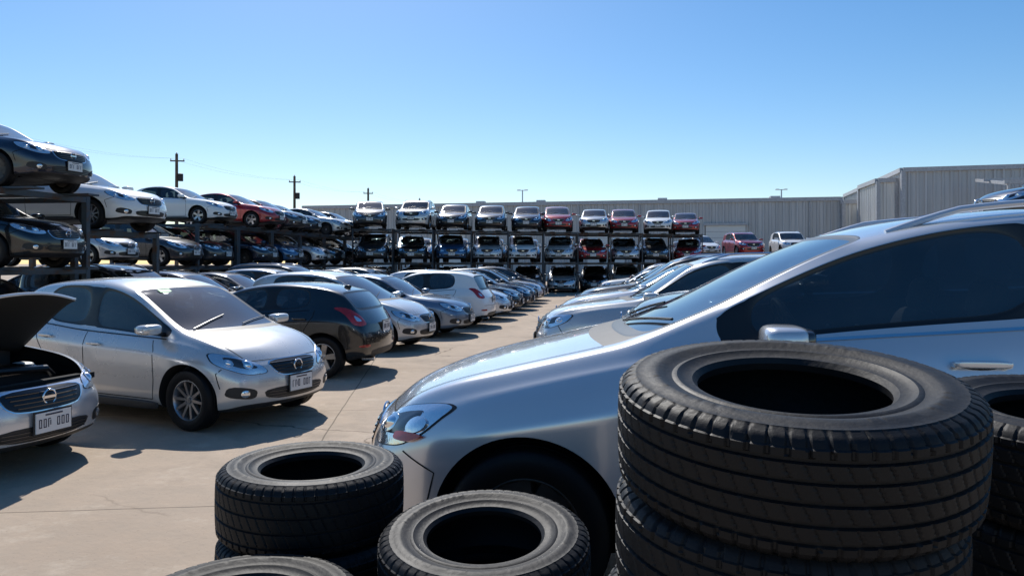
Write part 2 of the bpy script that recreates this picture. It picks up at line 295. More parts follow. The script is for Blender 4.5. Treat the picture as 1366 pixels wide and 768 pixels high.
def build_body(T, lvl):
    L, W = T['L'], T['W']; zt = pchip(T['zt']); zs = pchip(T['zs'])
    wf = pchip([(0,.74),(.05,.80),(.14,.87),(.28,.935),(.5,.98),(.8,1.),(L-1.0,1.),(L-.35,.965),(L-.12,.90),(L-.04,.85),(L,.80)])
    zb = pchip([(0,.26),(.12,.21),(.35,.19),(1.3,.20),(L-1.2,.20),(L-.4,.24),(L,.32)])
    bow = pchip([(0,.30),(.4,.17),(T['cowl'],.17),(T['wst'],.07),(T['wst']+.4,0),(T['rwt']-.4,0),(T['rwt'],-.06),(L-.3,-.10),(L,-.17)])
    zf = T['zt'][0][1]
    hm = max(zt(x*.1)-zs(x*.1) for x in range(int(L*10)))
    def P(s, y, z):
        s2 = s+bow(s)*(abs(y)/W)**2
        f = max(0, 1-s/.4)
        s2 += f*(.10*clamp((z-zf+.18)/.25)**1.5+.07*clamp((.36-z)/.16))
        f = max(0, 1-(L-s)/.4)
        s2 -= f*(.10*clamp((z-.62)/.35)+.06*clamp((.42-z)/.16))
        return Vector((L/2-s2, y, z))
    def sec(s):
        w = W*wf(s); b = zb(s); a = zs(s); t = zt(s); h = t-a; q = clamp(h/hm)
        fl = .014*sum(math.exp(-((s-x)/.3)**2) for x in T['ax'])
        r = [(0,b),(.3*w,b),(.62*w,b),(.88*w,b)]
        for tt, yf in ((.05,.955),(.2,.985),(.36,.978),(.62,.996),(.80,1.0),(.93,.962),(1.,.915)):
            r.append((w*yf+(fl if .1 < tt < .9 else 0), b+(a-b)*tt))
        wr = W*T['wr']; g3 = .80*w*(1-q)+wr*q; g2 = .845*w*(1-q)+(wr+.045)*q
        r += [(.888*w, a+.05*h+.012), (g2, a+.85*h), (g3, a+.945*h), (.62*g3, a+.985*h), (.31*g3, a+.997*h), (0, t)]
        return r
    c, ws, B, C, rt, rb, ax = T['cowl'], T['wst'], T['B'], T['C'], T['rwt'], T['rwb'], T['ax']
    s1_, s2_ = c+(ws-c)*T['sail'][0], c+(ws-c)*T['sail'][1]
    S = [0, .045, .13, .27, .45, .62, (.62+c-.1)/2, c-.09, c, s1_, s2_, c+(ws-c)*.62, c+(ws-c)*.82, ws, (ws+B[0])/2, B[0], B[1], (B[1]+C)/2, C,
         rt, (rt+rb)/2, rb, L-.045, L]
    if rt-C > .3: S.append((rt+C)/2)
    if L-rb > .3: S += [rb+.12, (rb+L-.13)/2, L-.13]
    S = sorted(S); NJ = 17
    bm = bmesh.new(); V = []
    for s in S:
        r = sec(s); row = {}
        for j, (y, z) in enumerate(r):
            row[(1, j)] = bm.verts.new(P(s, y, z))
            row[(-1, j)] = row[(1, j)] if j in (0, 16) else bm.verts.new(P(s, -y, z))
        V.append(row)
    def fm(sm, j):
        if j <= 3: return 2
        if j == 11:
            if s1_ < sm < s2_: return 5
            if s2_ < sm < C: return 5 if B[0] < sm < B[1] else 4
            return 0
        if j >= 13:
            if c-.09 < sm < c: return 2
            if c < sm < ws: return 3
            if rt < sm < rb: return 3
            if .05 < sm < c-.09: return 1
        return 0
    for i in range(len(S)-1):
        sm = (S[i]+S[i+1])/2
        for j in range(NJ-1):
            for sd in (1, -1):
                q = [V[i][(sd,j)], V[i+1][(sd,j)], V[i+1][(sd,j+1)], V[i][(sd,j+1)]]
                if sd < 0: q.reverse()
                f = bm.faces.new(q); f.material_index = fm(sm, j)
    cols = [(1,1),(1,.62),(1,.31),(1,0),(-1,.31),(-1,.62),(-1,1)]
    for i in (0, len(S)-1):
        r = sec(S[i]); G = []
        for k in range(3, 14):
            if k == 13: g = [V[i][(1,13)],V[i][(1,14)],V[i][(1,15)],V[i][(1,16)],V[i][(-1,15)],V[i][(-1,14)],V[i][(-1,13)]]
            elif k == 3: g = [V[i][(1,3)],V[i][(1,2)],V[i][(1,1)],V[i][(1,0)],V[i][(-1,1)],V[i][(-1,2)],V[i][(-1,3)]]
            else:
                y, z = r[k]; g = [V[i][(1,k)]]
                for sd, fr in cols[1:-1]: g.append(bm.verts.new(P(S[i], sd*fr*y, z)))
                g.append(V[i][(-1,k)])
            G.append(g)
        for a in range(len(G)-1):
            for b_ in range(6):
                f = bm.faces.new([G[a][b_],G[a][b_+1],G[a+1][b_+1],G[a+1][b_]]); f.material_index = 2 if a == 0 else 0
    bmesh.ops.recalc_face_normals(bm, faces=bm.faces)
    cl = bm.edges.layers.float.new('crease_edge')
    for i in range(4, len(S)-1):
        for sd in (1, -1):
            e = bm.edges.get((V[i][(sd,8)], V[i+1][(sd,8)])) if i < len(S)-3 else None
            if e: e[cl] = .45
            e = bm.edges.get((V[i][(sd,10)], V[i+1][(sd,10)])) if i < len(S)-3 else None
            if e: e[cl] = .3
    for k in (3, 4):
        fs = [f for f in bm.faces if f.material_index == k]
        r = bmesh.ops.inset_region(bm, faces=fs, thickness=.016, depth=-.005, use_even_offset=True)
        for f in r['faces']: f.material_index = 5
    for e in bm.edges:
        if len(e.link_faces) == 2:
            a, b_ = e.link_faces[0].material_index, e.link_faces[1].material_index
            if a != b_ and (a in (4, 5) or b_ in (4, 5)) and not (3 in (a, b_)):
                e[cl] = max(e[cl], .75)
    me = bpy.data.meshes.new('bodytmp'); bm.to_mesh(me); bm.free()
    for k in BODYSLOTS: me.materials.append(M[k])
    ob = obj('tmp', me)
    ob.modifiers.new('s', 'SUBSURF').levels = lvl
    cb = MB(['liner']*1)
    for a in ax:
        for sd in (1, -1):
            n = 72; R = T['R']+.05; yo = W+.25; yi = W-.32
            vs = []
            for yy in (yi, yo):
                for q in range(n):
                    an = 2*math.pi*q/n; vs.append((L/2-a+R*math.cos(an), sd*yy, T['R']+.01+R*math.sin(an)))
            fs = [tuple(range(n)), tuple(range(2*n-1, n-1, -1))]+[(q, n+q, n+(q+1) % n, (q+1) % n) for q in range(n)]
            if sd > 0: fs = [tuple(reversed(f)) for f in fs]
            cb.add(vs, fs, 'liner')
    cm = bpy.data.meshes.new('cut'); cm.from_pydata(cb.v, [], cb.f)
    for k in BODYSLOTS: cm.materials.append(M[k])
    cm.polygons.foreach_set('material_index', [6]*len(cm.polygons))
    b2 = bmesh.new(); b2.from_mesh(cm); bmesh.ops.recalc_face_normals(b2, faces=b2.faces); b2.to_mesh(cm); b2.free()
    co = obj('cut', cm)
    mo = ob.modifiers.new('b', 'BOOLEAN'); mo.operation = 'DIFFERENCE'; mo.object = co; mo.solver = 'EXACT'
    dg = bpy.context.evaluated_depsgraph_get(); ev = ob.evaluated_get(dg)
    out = bpy.data.meshes.new_from_object(ev, depsgraph=dg)
    bpy.data.objects.remove(ob); bpy.data.objects.remove(co)
    out.polygons.foreach_set('use_smooth', [True]*len(out.polygons)); out.set_sharp_from_angle(angle=rad(38))
    return out, zs, zt

def chaikin(pts, it=2):
    for _ in range(it):
        o = []
        for i in range(len(pts)):
            a, b_ = pts[i], pts[(i+1) % len(pts)]
            o += [(a[0]*.8+b_[0]*.2, a[1]*.8+b_[1]*.2), (a[0]*.2+b_[0]*.8, a[1]*.2+b_[1]*.8)]
        pts = o
    return pts

def make_wheels(T, style):
    mb = MB(['rubber', 'alloy', 'steel', 'plastic'])
    R = T['R']; w = .105; rb = R*.66
    tyre = [(rb-.012,-w*.8),(rb+.01,-w*.95),(R*.84,-w*1.05),(R*.95,-w*.95),(R*.992,-w*.75),(R,-w*.4),(R-.006,-w*.36),(R-.006,-w*.28),(R,-w*.24),(R,w*.24),(R-.006,w*.28),(R-.006,w*.36),(R,w*.4),(R*.992,w*.75),(R*.95,w*.95),(R*.84,w*1.05),(rb+.01,w*.95),(rb-.012,w*.8)]
    wy = T['W']-w-.035
    for ai, a in enumerate(T['ax']):
        for sd in (1, -1):
            mt = Matrix.Translation((T['L']/2-a, sd*wy, R)) @ Matrix.Rotation(rad(-90*sd), 4, 'X') @ Matrix.Rotation(random.random()*6, 4, 'Z')
            mb.lathe(tyre, 'rubber', 48, mt)
            mb.lathe([(rb-.012,w*.80),(rb+.004,w*.86),(rb-.008,w*.88),(rb-.022,w*.7),(rb-.03,-w*.6)], 'alloy' if style < 2 else 'steel', 40, mt)
            mb.lathe([(rb-.03,-w*.6),(0,-w*.6)], 'steel', 40, mt)
            mb.lathe([(0,-.02),(rb*.62,-.02),(rb*.62,-.035)], 'steel', 30, mt)
            mb.lathe([(0,w*.72),(.028,w*.70),(.03,w*.6),(.062,w*.55),(.07,w*.3)], 'alloy', 24, mt)
            n = (10, 5, 7)[style]
            for i in range(n):
                m2 = mt @ Matrix.Rotation(2*math.pi*i/n, 4, 'Z')
                w0, w1 = ((.016,.013), (.034,.042), (.05,.075))[style]
                r1 = rb-.018
                vs = [(.045,-w0,w*.62),(.045,w0,w*.62),(r1,w1,w*.80),(r1,-w1,w*.80),(.045,-w0*1.2,w*.2),(.045,w0*1.2,w*.2),(r1,w1*1.2,w*.45),(r1,-w1*1.2,w*.45)]
                mb.add(vs, [(0,3,2,1),(4,5,6,7),(0,1,5,4),(1,2,6,5),(2,3,7,6),(3,0,4,7)], 'alloy' if style < 2 else 'steel', m2)
    return mb.mesh('wheels', ang=40)

def make_trim(T, body, zs, zt, near=False, openhood=False):
    L, W = T['L'], T['W']
    bm = bmesh.new(); bm.from_mesh(body); bvh = BVHTree.FromBMesh(bm)
    mb = MB(['PAINT', 'plastic', 'gap', 'lamp', 'lampdark', 'chrome', 'red_lens', 'amber', 'plate', 'platetxt', 'trim'])
    def pr(o, d, guess):
        h = bvh.ray_cast(Vector(o), Vector(d))
        if h[0] is None:
            h = bvh.find_nearest(Vector(guess))
        n = h[1].normalized()
        return h[0], n
    front = lambda u, v: pr((6, u, v), (-1, 0, 0), (L/2-.4, u, v))
    rear = lambda u, v: pr((-6, u, v), (1, 0, 0), (-L/2+.3, u, v))
    def side(sd): return lambda s, z: pr((L/2-s, 3*sd, z), (0, -sd, 0), (L/2-s, W*sd, z))
    def patch(ol, proj, off, key, rings=5, it=2, dome=0.):
        ol = chaikin(ol, it)
        o2 = []
        for i in range(len(ol)):
            a, b_ = ol[i], ol[(i+1) % len(ol)]
            n = max(1, int(math.dist(a, b_)/.03))
            for k in range(n): o2.append((a[0]+(b_[0]-a[0])*k/n, a[1]+(b_[1]-a[1])*k/n))
        cx = sum(p[0] for p in o2)/len(o2); cy = sum(p[1] for p in o2)/len(o2)
        n = len(o2); vs = []; fs = []
        for r in range(rings):
            t = 1-r/rings
            for p_ in o2:
                h, nn = proj(cx+(p_[0]-cx)*t, cy+(p_[1]-cy)*t)
                vs.append(h+nn*(off+dome*(1-t*t) if r else off))
        h, nn = proj(cx, cy); vs.append(h+nn*(off+dome))
        k0 = len(vs)
        for p_ in o2:
            h, nn = proj(*p_); vs.append(h-nn*.004)
        for r in range(rings-1):
            for i in range(n): fs.append((r*n+i, r*n+(i+1) % n, (r+1)*n+(i+1) % n, (r+1)*n+i))
        for i in range(n): fs.append(((rings-1)*n+i, (rings-1)*n+(i+1) % n, rings*n))
        for i in range(n): fs.append((i, k0+i, k0+(i+1) % n, (i+1) % n))
        mb.add(vs, fs, key)
    circ = lambda cx, cy, r, rz=None: [(cx+r*math.cos(a*math.pi/8), cy+(rz or r)*math.sin(a*math.pi/8)) for a in range(16)]
    for sd in (1, -1):
        hl = [(y*W*sd, z) for y, z in T['head']]
        cx = sum(p[0] for p in hl)/len(hl); cy = sum(p[1] for p in hl)/len(hl)
        sc = lambda k, dx=0, dz=0: [(cx+(p[0]-cx)*k+dx, cy+(p[1]-cy)*k+dz) for p in hl]
        patch(sc(1.04), front, .003, 'trim'); patch(hl, front, .006, 'lamp', dome=.010)
        patch(sc(.60, 0, .004), front, .012, 'lampdark', 5, 2, .008)
        patch(circ(cx-.06*W*sd, cy-.008, .044), front, .018, 'lamp', 3, 0, .006); patch(circ(cx-.06*W*sd, cy-.008, .030), front, .022, 'chrome', 3, 0, .014)
        patch(circ(cx+.09*W*sd, cy+.012, .036), front, .018, 'lamp', 3, 0, .004)
        if not near: patch(circ(cx+.09*W*sd, cy+.012, .020), front, .022, 'chrome', 3, 0, .010)
        if near:
            patch([(cx+.02*W*sd, cy-.03), (cx+.15*W*sd, cy-.015), (cx+.11*W*sd, cy-.06), (cx+.03*W*sd, cy-.065)], front, .022, 'amber', 3)
        z0 = T['pz']-.06
        patch([(.58*W*sd, z0+.05), (.84*W*sd, z0+.10), (.86*W*sd, z0-.02), (.60*W*sd, z0-.05)], front, .003, 'plastic', 4)
        patch(circ(.71*W*sd, z0+.015, .036), front, .008, 'lamp', 3, 0, .008)
    g = [(y*W, z) for y, z in T['grille']]
    patch([(y*1.05, T['gz']+(z-T['gz'])*1.12) for y, z in g], front, .005, 'chrome'); patch(g, front, .010, 'trim')
    gz0 = min(z for y, z in g); gz1 = max(z for y, z in g)
    for k in range(1, 5):
        z = gz0+(gz1-gz0)*k/5; hw = .40*W*(.72+.28*k/5)
        pn = [front(-hw+2*hw*i/24, z) for i in range(25)]
        mb.tube([p_+n_*.014 for p_, n_ in pn], .0055, 'lampdark', 5)
    h, n_ = front(0, T['gz']+.01)
    mt = Matrix.Translation(h+Vector((.022, 0, 0))) @ Matrix.Rotation(rad(90), 4, 'Y')
    mb.lathe([(.058+.008*math.cos(a*math.pi/4), .008*math.sin(a*math.pi/4)) for a in range(8)], 'chrome', 28, mt, closed=True)
    mb.box((h.x+.024, 0, h.z), (.010, .11, .020), 'chrome')
    z0 = T['pz']
    patch([(-.52*W, z0-.01), (.52*W, z0-.01), (.46*W, z0-.13), (-.46*W, z0-.13)], front, .004, 'plastic')
    for k in (1, 2, 3):
        pn = [front(-.45*W+.9*W*i/20, z0-.02-.028*k) for i in range(21)]
        mb.tube([p_+q_*.008 for p_, q_ in pn], .004, 'lampdark', 5)
    def plate(fn, z, s):
        h, n_ = fn(0, z); x = h.x+s*.02
        mb.box((x, 0, z), (.012, .33, .16), 'plate'); mb.box((x-s*.008, 0, z), (.008, .36, .19), 'plastic')
        for i in range(7):
            if i == 3: continue
            y0 = -.126+.042*i; X = x+s*.0075
            shp = random.randint(0, 3)
            mb.box((X, y0-.010, z-.006), (.002, .007, .07), 'platetxt')
            if shp != 1: mb.box((X, y0+.010, z-.006), (.002, .007, .07 if shp else .04), 'platetxt')
            mb.box((X, y0+.001, z+.026), (.002, .018, .008), 'platetxt')
            if shp > 1: mb.box((X, y0+.001, z-.037), (.002, .018, .008), 'platetxt')
        mb.box((x+s*.007, 0, z+.06), (.003, .16, .012), 'platetxt')
    plate(front, T['pz']+.01, 1); plate(rear, T['rpz'], -1)
    for sd in (1, -1):
        tl = [(y*W*sd, z) for y, z in T['tail']]; patch(tl, rear, .008, 'red_lens', dome=.012)
        cx = sum(p[0] for p in tl)/len(tl); cy = sum(p[1] for p in tl)/len(tl)
        patch([(cx+(a-cx)*.35, cy-.03+(b_-cy)*.3) for a, b_ in tl], rear, .022, 'lamp', 3)
        patch([(.66*W*sd, .50), (.86*W*sd, .50), (.86*W*sd, .46), (.66*W*sd, .46)], rear, .004, 'red_lens', 3)
    patch([(-.62*W, .42), (.62*W, .42), (.55*W, .30), (-.55*W, .30)], rear, .004, 'plastic')
    pn = [rear(-.8*W+1.6*W*i/30, T['rpz']-.14) for i in range(31)]; mb.ribbon(pn, .007, .002, 'gap')
    mb.tube([(-L/2+.25, .45, .27), (-L/2+.06, .45, .27)], .03, 'chrome', 12)
    c, B, ax = T['cowl'], T['B'], T['ax']; bx = (B[0]+B[1])/2
    def dens(pts, st=.04):
        o = []
        for i in range(len(pts)-1):
            n = max(1, int(math.dist(pts[i], pts[i+1])/st))
            for k in range(n): o.append((pts[i][0]+(pts[i+1][0]-pts[i][0])*k/n, pts[i][1]+(pts[i+1][1]-pts[i][1])*k/n))
        return o+[pts[-1]]
    fd = ax[0]+T['R']+.13; rd = ax[1]-T['R']-.08; zbk = zs(ax[1])
    lines = [[(fd+.02, .30), (fd, .5), (fd, zs(fd)-.12), (fd+.06, zs(fd)-.02)], [(bx-.02, .30), (bx, .6), (bx, zs(bx)-.01)],
             [(rd, .30), (rd, .45), (rd+.14, .74), (rd+.26, zbk-.10), (rd+.27, zbk-.01)], [(fd+.02, .30), (rd, .30)],
             [(ax[0]-T['R']-.08, .45), (ax[0]-T['R']-.04, .6), (.34, T['head'][-2][1]-.02)]]
    for sd in (1, -1):
        for l in lines: mb.ribbon([side(sd)(*q) for q in dens(l)], .007 if near else .010, .0015, 'gap')
        b0 = c+(T['wst']-c)*T['sail'][0]+.14
        mb.ribbon([side(sd)(s_, zs(s_)) for s_ in [b0+(T['C']-b0)*i/30 for i in range(31)]], .014, .004, 'chrome' if T['L'] > 4.5 else 'trim')
        for hs in (bx-(.33 if near else .19), rd+.06):
            z = zs(hs)-.125; p_, n_ = side(sd)(hs, z)
            patch(circ(hs, z, .07, .018), side(sd), .0015, 'lampdark', 3, 0)
            mb.superq(p_+n_*.030, (.105, .010, .014), 'PAINT', .5)
            for q in (-.088, .088): mb.superq(p_+n_*.014+Vector((q, 0, 0)), (.016, .022, .013), 'PAINT', .6, nu=10, nv=6)
        ms = c+(T['wst']-c)*(.66 if near else .34); z = zs(ms)+(-.0 if near else .075)
        mb.superq((L/2-ms+.015, sd*(W+.075), z+.03), (.085, .12, .055), 'PAINT', .55)
        mb.superq((L/2-ms-.055, sd*(W+.075), z+.03), (.035, .10, .044), 'lampdark', .5)
        mb.beam((L/2-ms, sd*(W*.87), z-.03), (L/2-ms, sd*(W+.05), z+.0), .06, .035, 'trim')
        if near: patch(circ(c+.18, zs(c)-.16, .035, .013), side(sd), .004, 'amber', 2, 0)
        mb.superq((L/2-(ax[0]+ax[1])/2, sd*(W-.035), .235), ((ax[1]-ax[0])/2-T['R']-.08, .035, .045), 'plastic', .35)
        if T['R'] > .35:
            top = lambda s_, y: pr((L/2-s_, y, 4), (0, 0, -1), (L/2-s_, y, 1.7))
            pts = []
            s0, s1 = T['wst']+.12, T['rwt']-.15
            for i in range(25):
                s_ = s0+(s1-s0)*i/24; h, n_ = top(s_, sd*W*T['wr']*.93)
                pts.append(h+Vector((0, 0, -.004+.04*min(1, 6*min(i, 24-i)/24))))
            mb.tube(pts, .015, 'chrome' if not near else 'PAINT', 8)
    for e in bm.edges:
        if len(e.link_faces) == 2:
            a, b_ = (f.material_index for f in e.link_faces)
            if {a, b_} == {0, 1}:
                n_ = (e.link_faces[0].normal+e.link_faces[1].normal).normalized()
                ex = (e.verts[1].co-e.verts[0].co)*.03
                mb.ribbon([(e.verts[0].co-ex, n_), (e.verts[1].co+ex, n_)], .008, .002, 'gap')
    top = lambda s_, y: pr((L/2-s_, y, 4), (0, 0, -1), (L/2-s_, y, 1.2))
    for y0, y1, ds in ((.10, .66, .16), (-.55, .02, .22)):
        pts = []
        for i in range(13):
            t = i/12; h, n_ = top(c+.06+ds*t+.09*abs(y0+(y1-y0)*t), y0+(y1-y0)*t); pts.append(h+n_*.014)
        mb.tube(pts, .007, 'trim', 5)
    h, n_ = top(T['rwt']-.15, 0); mb.superq(h+Vector((0, 0, .015)), (.06, .016, .03), 'trim', .9)
    if openhood:
        mb.box((L/2-.75, 0, .50), (.85, 1.25, .30), 'plastic')
        mb.box((L/2-.70, .1, .70), (.5, .55, .14), 'gap'); mb.superq((L/2-.70, .1, .78), (.24, .26, .05), 'lampdark', .4)
        mb.superq((L/2-.62, -.5, .72), (.13, .10, .11), 'trim', .4); mb.superq((L/2-.9, .5, .72), (.1, .08, .09), 'plate', .5)
        mb.tube([(L/2-.5, .45, .72), (L/2-.4, .3, .80), (L/2-.45, -.1, .82), (L/2-.6, -.35, .80)], .03, 'trim', 8)
        mb.beam((L/2-.28, -.66, .70), (L/2-.28, .66, .70), .08, .05, 'gap')
        mb.tube([(L/2-.42, -.60, .74), (L/2-.62, -.55, 1.22)], .006, 'chrome', 6)
    bm.free()
    return mb.mesh('trim', ang=40)

def make_interior(T, zs, zt):
    mb = MB(['interior', 'trim', 'plastic']); L, W = T['L'], T['W']; c = T['cowl']
    x = lambda s: L/2-s
    mb.box((x(c+.10), 0, zs(c)-.25), (.10, 1.5*W, .5), 'interior')
    mb.superq((x(c+.42), 0, zs(c+.4)-.10), (.30, W*.80, .13), 'interior', .4)
    fs = (c+T['wst'])/2+.72
    up = .2*(T['R'] > .35)
    for y in (.36, -.36):
        mb.superq((x(fs), y, .52+up*.5), (.26, .24, .10), 'interior', .5)
        m2 = Matrix.Translation((x(fs+.27), y, .55+up*.6)) @ Matrix.Rotation(rad(-14), 4, 'Y')
        mb.superq((0, 0, .28), (.08, .23, .32), 'interior', .5, m2); mb.superq((-.0, 0, .68), (.05, .13, .09), 'interior', .6, m2)
    rs = fs+.85
    mb.superq((x(rs), 0, .52+up*.5), (.26, W*.72, .10), 'interior', .4)
    m2 = Matrix.Translation((x(rs+.27), 0, .55+up*.6)) @ Matrix.Rotation(rad(-18), 4, 'Y')
    mb.superq((0, 0, .28), (.08, W*.70, .32), 'interior', .4, m2)
    for y in (.36, -.36): mb.superq((-.0, y, .64), (.045, .12, .08), 'interior', .6, m2)
    mt = Matrix.Translation((x(fs-.40), .36, .90+up*1.3)) @ Matrix.Rotation(rad(-65), 4, 'Y')
    mb.lathe([(.18+.016*math.cos(a*math.pi/4), .016*math.sin(a*math.pi/4)) for a in range(8)], 'trim', 32, mt, closed=True)
    mb.box((0,0,0), (.34, .04, .02), 'trim', mt); mb.superq((0,0,0), (.06, .06, .03), 'trim', .8, mt)
    mb.superq((x(T['wst']-.02), 0, zt(T['wst'])-.13), (.015, .12, .035), 'trim', .5)
    return mb.mesh('interior')

CAR = {}
for k, T in TYPES.items():
    body, zs, zt = build_body(T, 3 if k == 'near' else 2)
    CAR[k] = dict(T=T, body=body, trim=make_trim(T, body, zs, zt, near=(k == 'near')), wheels=[make_wheels(T, s) for s in (0, 1, 2)], interior=make_interior(T, zs, zt))
    if k == 'sedan':
        ob_ = body.copy(); hb = body.copy()
        for me, keep in ((ob_, False), (hb, True)):
            bm = bmesh.new(); bm.from_mesh(me)
            bmesh.ops.delete(bm, geom=[f for f in bm.faces if (f.material_index == 1) != keep], context='FACES')
            if keep:
                hx = T['L']/2-T['cowl']+.09; hz = .95
                bmesh.ops.transform(bm, matrix=Matrix.Translation((hx, 0, hz)) @ Matrix.Rotation(rad(-46), 4, 'Y') @ Matrix.Translation((-hx, 0, -hz)), verts=bm.verts)
            bm.to_mesh(me); bm.free()
        CAR['open'] = dict(T=T, body=ob_, hood=hb, trim=make_trim(T, body, zs, zt, openhood=True), wheels=CAR[k]['wheels'], interior=CAR[k]['interior'])

NAMES = {'hatch': 'parked_hatchback_car', 'compact': 'parked_hatchback_car', 'lowhatch': 'parked_hatchback_car', 'sedan': 'parked_sedan_car', 'suv': 'parked_suv', 'near': 'parked_suv', 'open': 'car_with_open_hood'}
def setpaint(ob, mat):
    for i, sl in enumerate(ob.material_slots):
        if sl.material == M['PAINT']:
            sl.link = 'OBJECT'; sl.material = mat
def car(kind, color, nose, heading=0, z=0., name=None, wheel=None, stands=False):
    """nose: world XY of the nose centre, heading: direction the front points"""
    C = CAR[kind]; T = C['T']; h = rad(heading)
    cx = nose[0]-math.cos(h)*T['L']/2; cy = nose[1]-math.sin(h)*T['L']/2
    r = bpy.data.objects.new(name or NAMES[kind], None); r.empty_display_size = .5; COL.objects.link(r)
    r.location = (cx, cy, z); r.rotation_euler = (0, 0, h)
    w = random.choice((0, 1, 1, 2)) if wheel is None else wheel
    for nm, me in (('body', C['body']), ('trim', C['trim']), ('wheels', C['wheels'][w]), ('interior', C['interior'])):
        o = obj(nm, me, r)
        if nm in ('body', 'trim'): setpaint(o, M[color])
    if 'hood' in C:
        o = obj('hood', C['hood'], r); setpaint(o, M[color]); so = o.modifiers.new('s', 'SOLIDIFY'); so.thickness = .025; so.material_offset = 5
    if stands:
        mb = MB(['rack'])
        for a in T['ax']:
            for sd in (1, -1):
                mb.lathe([(0, -.0), (.20, 0), (.20, -.02), (.17, -.03), (.17, -z+.03), (.20, -z+.02), (.20, -z), (0, -z)], 'rack', 24, Matrix.Translation((T['L']/2-a, sd*(T['W']-.14), 0)))
        obj('wheel_stands', mb.mesh('stands'), r)
    return r

# ------------------------------------------------------------------ ground
mb = MB(['ground']); Sz = 700; n = 40
vs = [(-Sz+2*Sz*i/n, -Sz+2*Sz*j/n, 0) for j in range(n+1) for i in range(n+1)]
mb.add(vs, [(j*(n+1)+i, j*(n+1)+i+1, (j+1)*(n+1)+i+1, (j+1)*(n+1)+i) for j in range(n) for i in range(n)], 'ground')
obj('ground', mb.mesh('ground', False))

# ------------------------------------------------------------------ cars
car('near', 'silver', (-1.30, 4.0), 180, .22, wheel=2, stands=True)
R_ = [('suv','grey',-.05,6.9,.42),('suv','silver2',-1.15,10.0,.15),('sedan','silver',-1.15,12.8,.3),('suv','grey',-1.0,15.5,.2),('suv','silver',-1.1,18.1,.1),
      ('hatch','navy',-1.2,20.6,0),('sedan','silver2',-1.1,23.0,0),('sedan','black',-1.0,25.3,0),('hatch','silver',-1.1,27.6,0),('suv','white',-1.0,30.0,0),('sedan','grey',-1.0,32.3,0),('hatch','red',-.9,34.6,0)]
for k, c, nx, y, z in R_: car(k, c, (nx, y), 180+random.uniform(-2, 2), z, stands=z > 0)
car('open', 'silver', (-4.62, 5.52), -8, wheel=1)
rr_ = car('compact', 'silver2', (-3.42, 7.62), -17, wheel=0)
car('lowhatch', 'black', (-7.65, 11.35), 180, wheel=1)
for k, c, nx, y, hd in [('compact','silver2',-3.75,14.5,-6),('sedan','bluegrey',-3.5,17.3,-4),('hatch','white',-7.5,20.0,178),('hatch','silver',-3.3,22.5,2),
                        ('sedan','black',-3.3,24.9,0),('sedan','navy',-3.2,27.2,1),('hatch','black',-3.3,29.5,0),('sedan','silver',-3.3,31.8,0),('compact','grey',-3.4,34.1,0)]:
    car(k, c, (nx, y), hd)
for k, c, nx, y in [('suv','grey',-8.8,15.2),('hatch','navy',-8.9,17.8),('sedan','grey',-8.9,20.1),('compact','silver',-8.8,22.4),('suv','grey',-9.2,24.7),('sedan','teal',-9,27.0),('sedan','black',-9,29.3),('hatch','silver2',-9,31.6),('sedan','grey',-9,34.0)]:
    car(k, c, (nx, y), random.uniform(-3, 3))
mb = MB(['sticker', 'plate']); mb.box((0, 0, 0), (.004, .16, .07), 'sticker'); mb.box((-.0, 0, -.06), (.003, .13, .03), 'plate')
T = TYPES['compact']; obj('window_sticker', mb.mesh('sticker', False), rr_, (T['L']/2-1.70, -.30, 1.40), (0, rad(-62), 0))

# ------------------------------------------------------------------ racks
def rack(cells, levels, axis, name='car_storage_rack', depth=4.3, width=2.7, tops=None, pw=.11):
    mb = MB(['rack'])
    for ci, (nx, ny, hd) in enumerate(cells):
        h = rad(hd); fx = Vector((math.cos(h), math.sin(h), 0)); sx = Vector((-math.sin(h), math.cos(h), 0)); n0 = Vector((nx, ny, 0))
        lv_ = levels[:tops[ci]] if tops else levels
        top = max(lv_)
        for a in (-.55, -depth+.45):
            for s_ in (-1, 1):
                p_ = n0+fx*a+sx*s_*width/2
                mb.box((p_.x, p_.y, top/2), (pw, pw, top), 'rack'); mb.box((p_.x, p_.y, .01), (.26, .26, .02), 'rack')
            for lv in lv_:
                mb.beam(n0+fx*a-sx*(width/2-.056)+Vector((0,0,lv-.07)), n0+fx*a+sx*(width/2-.056)+Vector((0,0,lv-.07)), .10, .11, 'rack')
        for lv in lv_:
            for s_ in (-1, 1):
                p0 = n0+fx*.05+sx*s_*(width/2-.55)+Vector((0,0,lv-.02)); p1 = n0-fx*depth+sx*s_*(width/2-.55)+Vector((0,0,lv-.02))
                mb.beam(p0, p1, .30, .035, 'rack')
                mb.beam(n0+fx*(-.61)+sx*s_*width/2+Vector((0,0,lv-.07)), n0-fx*(depth-.51)+sx*s_*width/2+Vector((0,0,lv-.07)), .07, .10, 'rack')
    return obj(name, mb.mesh('rack', False))
rack([(-10.2, 12.5, 0)], [1.62, 3.05], 0, width=2.5)
car('sedan', 'navy', (-10.0, 12.5), -3, 3.05); car('sedan', 'black', (-10.1, 12.5), 0, 1.62); car('hatch', 'teal', (-10.1, 12.5), 0, 0)
rack([(-10.5, 15.15, 0)], [2.42], 0, width=2.7)
car('sedan', 'white', (-10.1, 15.0), -5, 2.42)
lc = [(-14.3, 20.2, 0), (-14.3, 23.05, 0), (-14.3, 25.9, 0), (-14.3, 28.75, 0), (-14.3, 31.6, 0), (-14.3, 34.45, 0), (-14.3, 37.3, 0), (-14.3, 40.15, 0)]
tops = [1, 1, 2, 2, 2, 2, 2, 2]
rack(lc, [1.6, 3.1], 0, width=2.72, tops=tops)
tc_ = ['white', 'white', 'white', 'red', 'grey', 'navy', 'silver2', 'black']
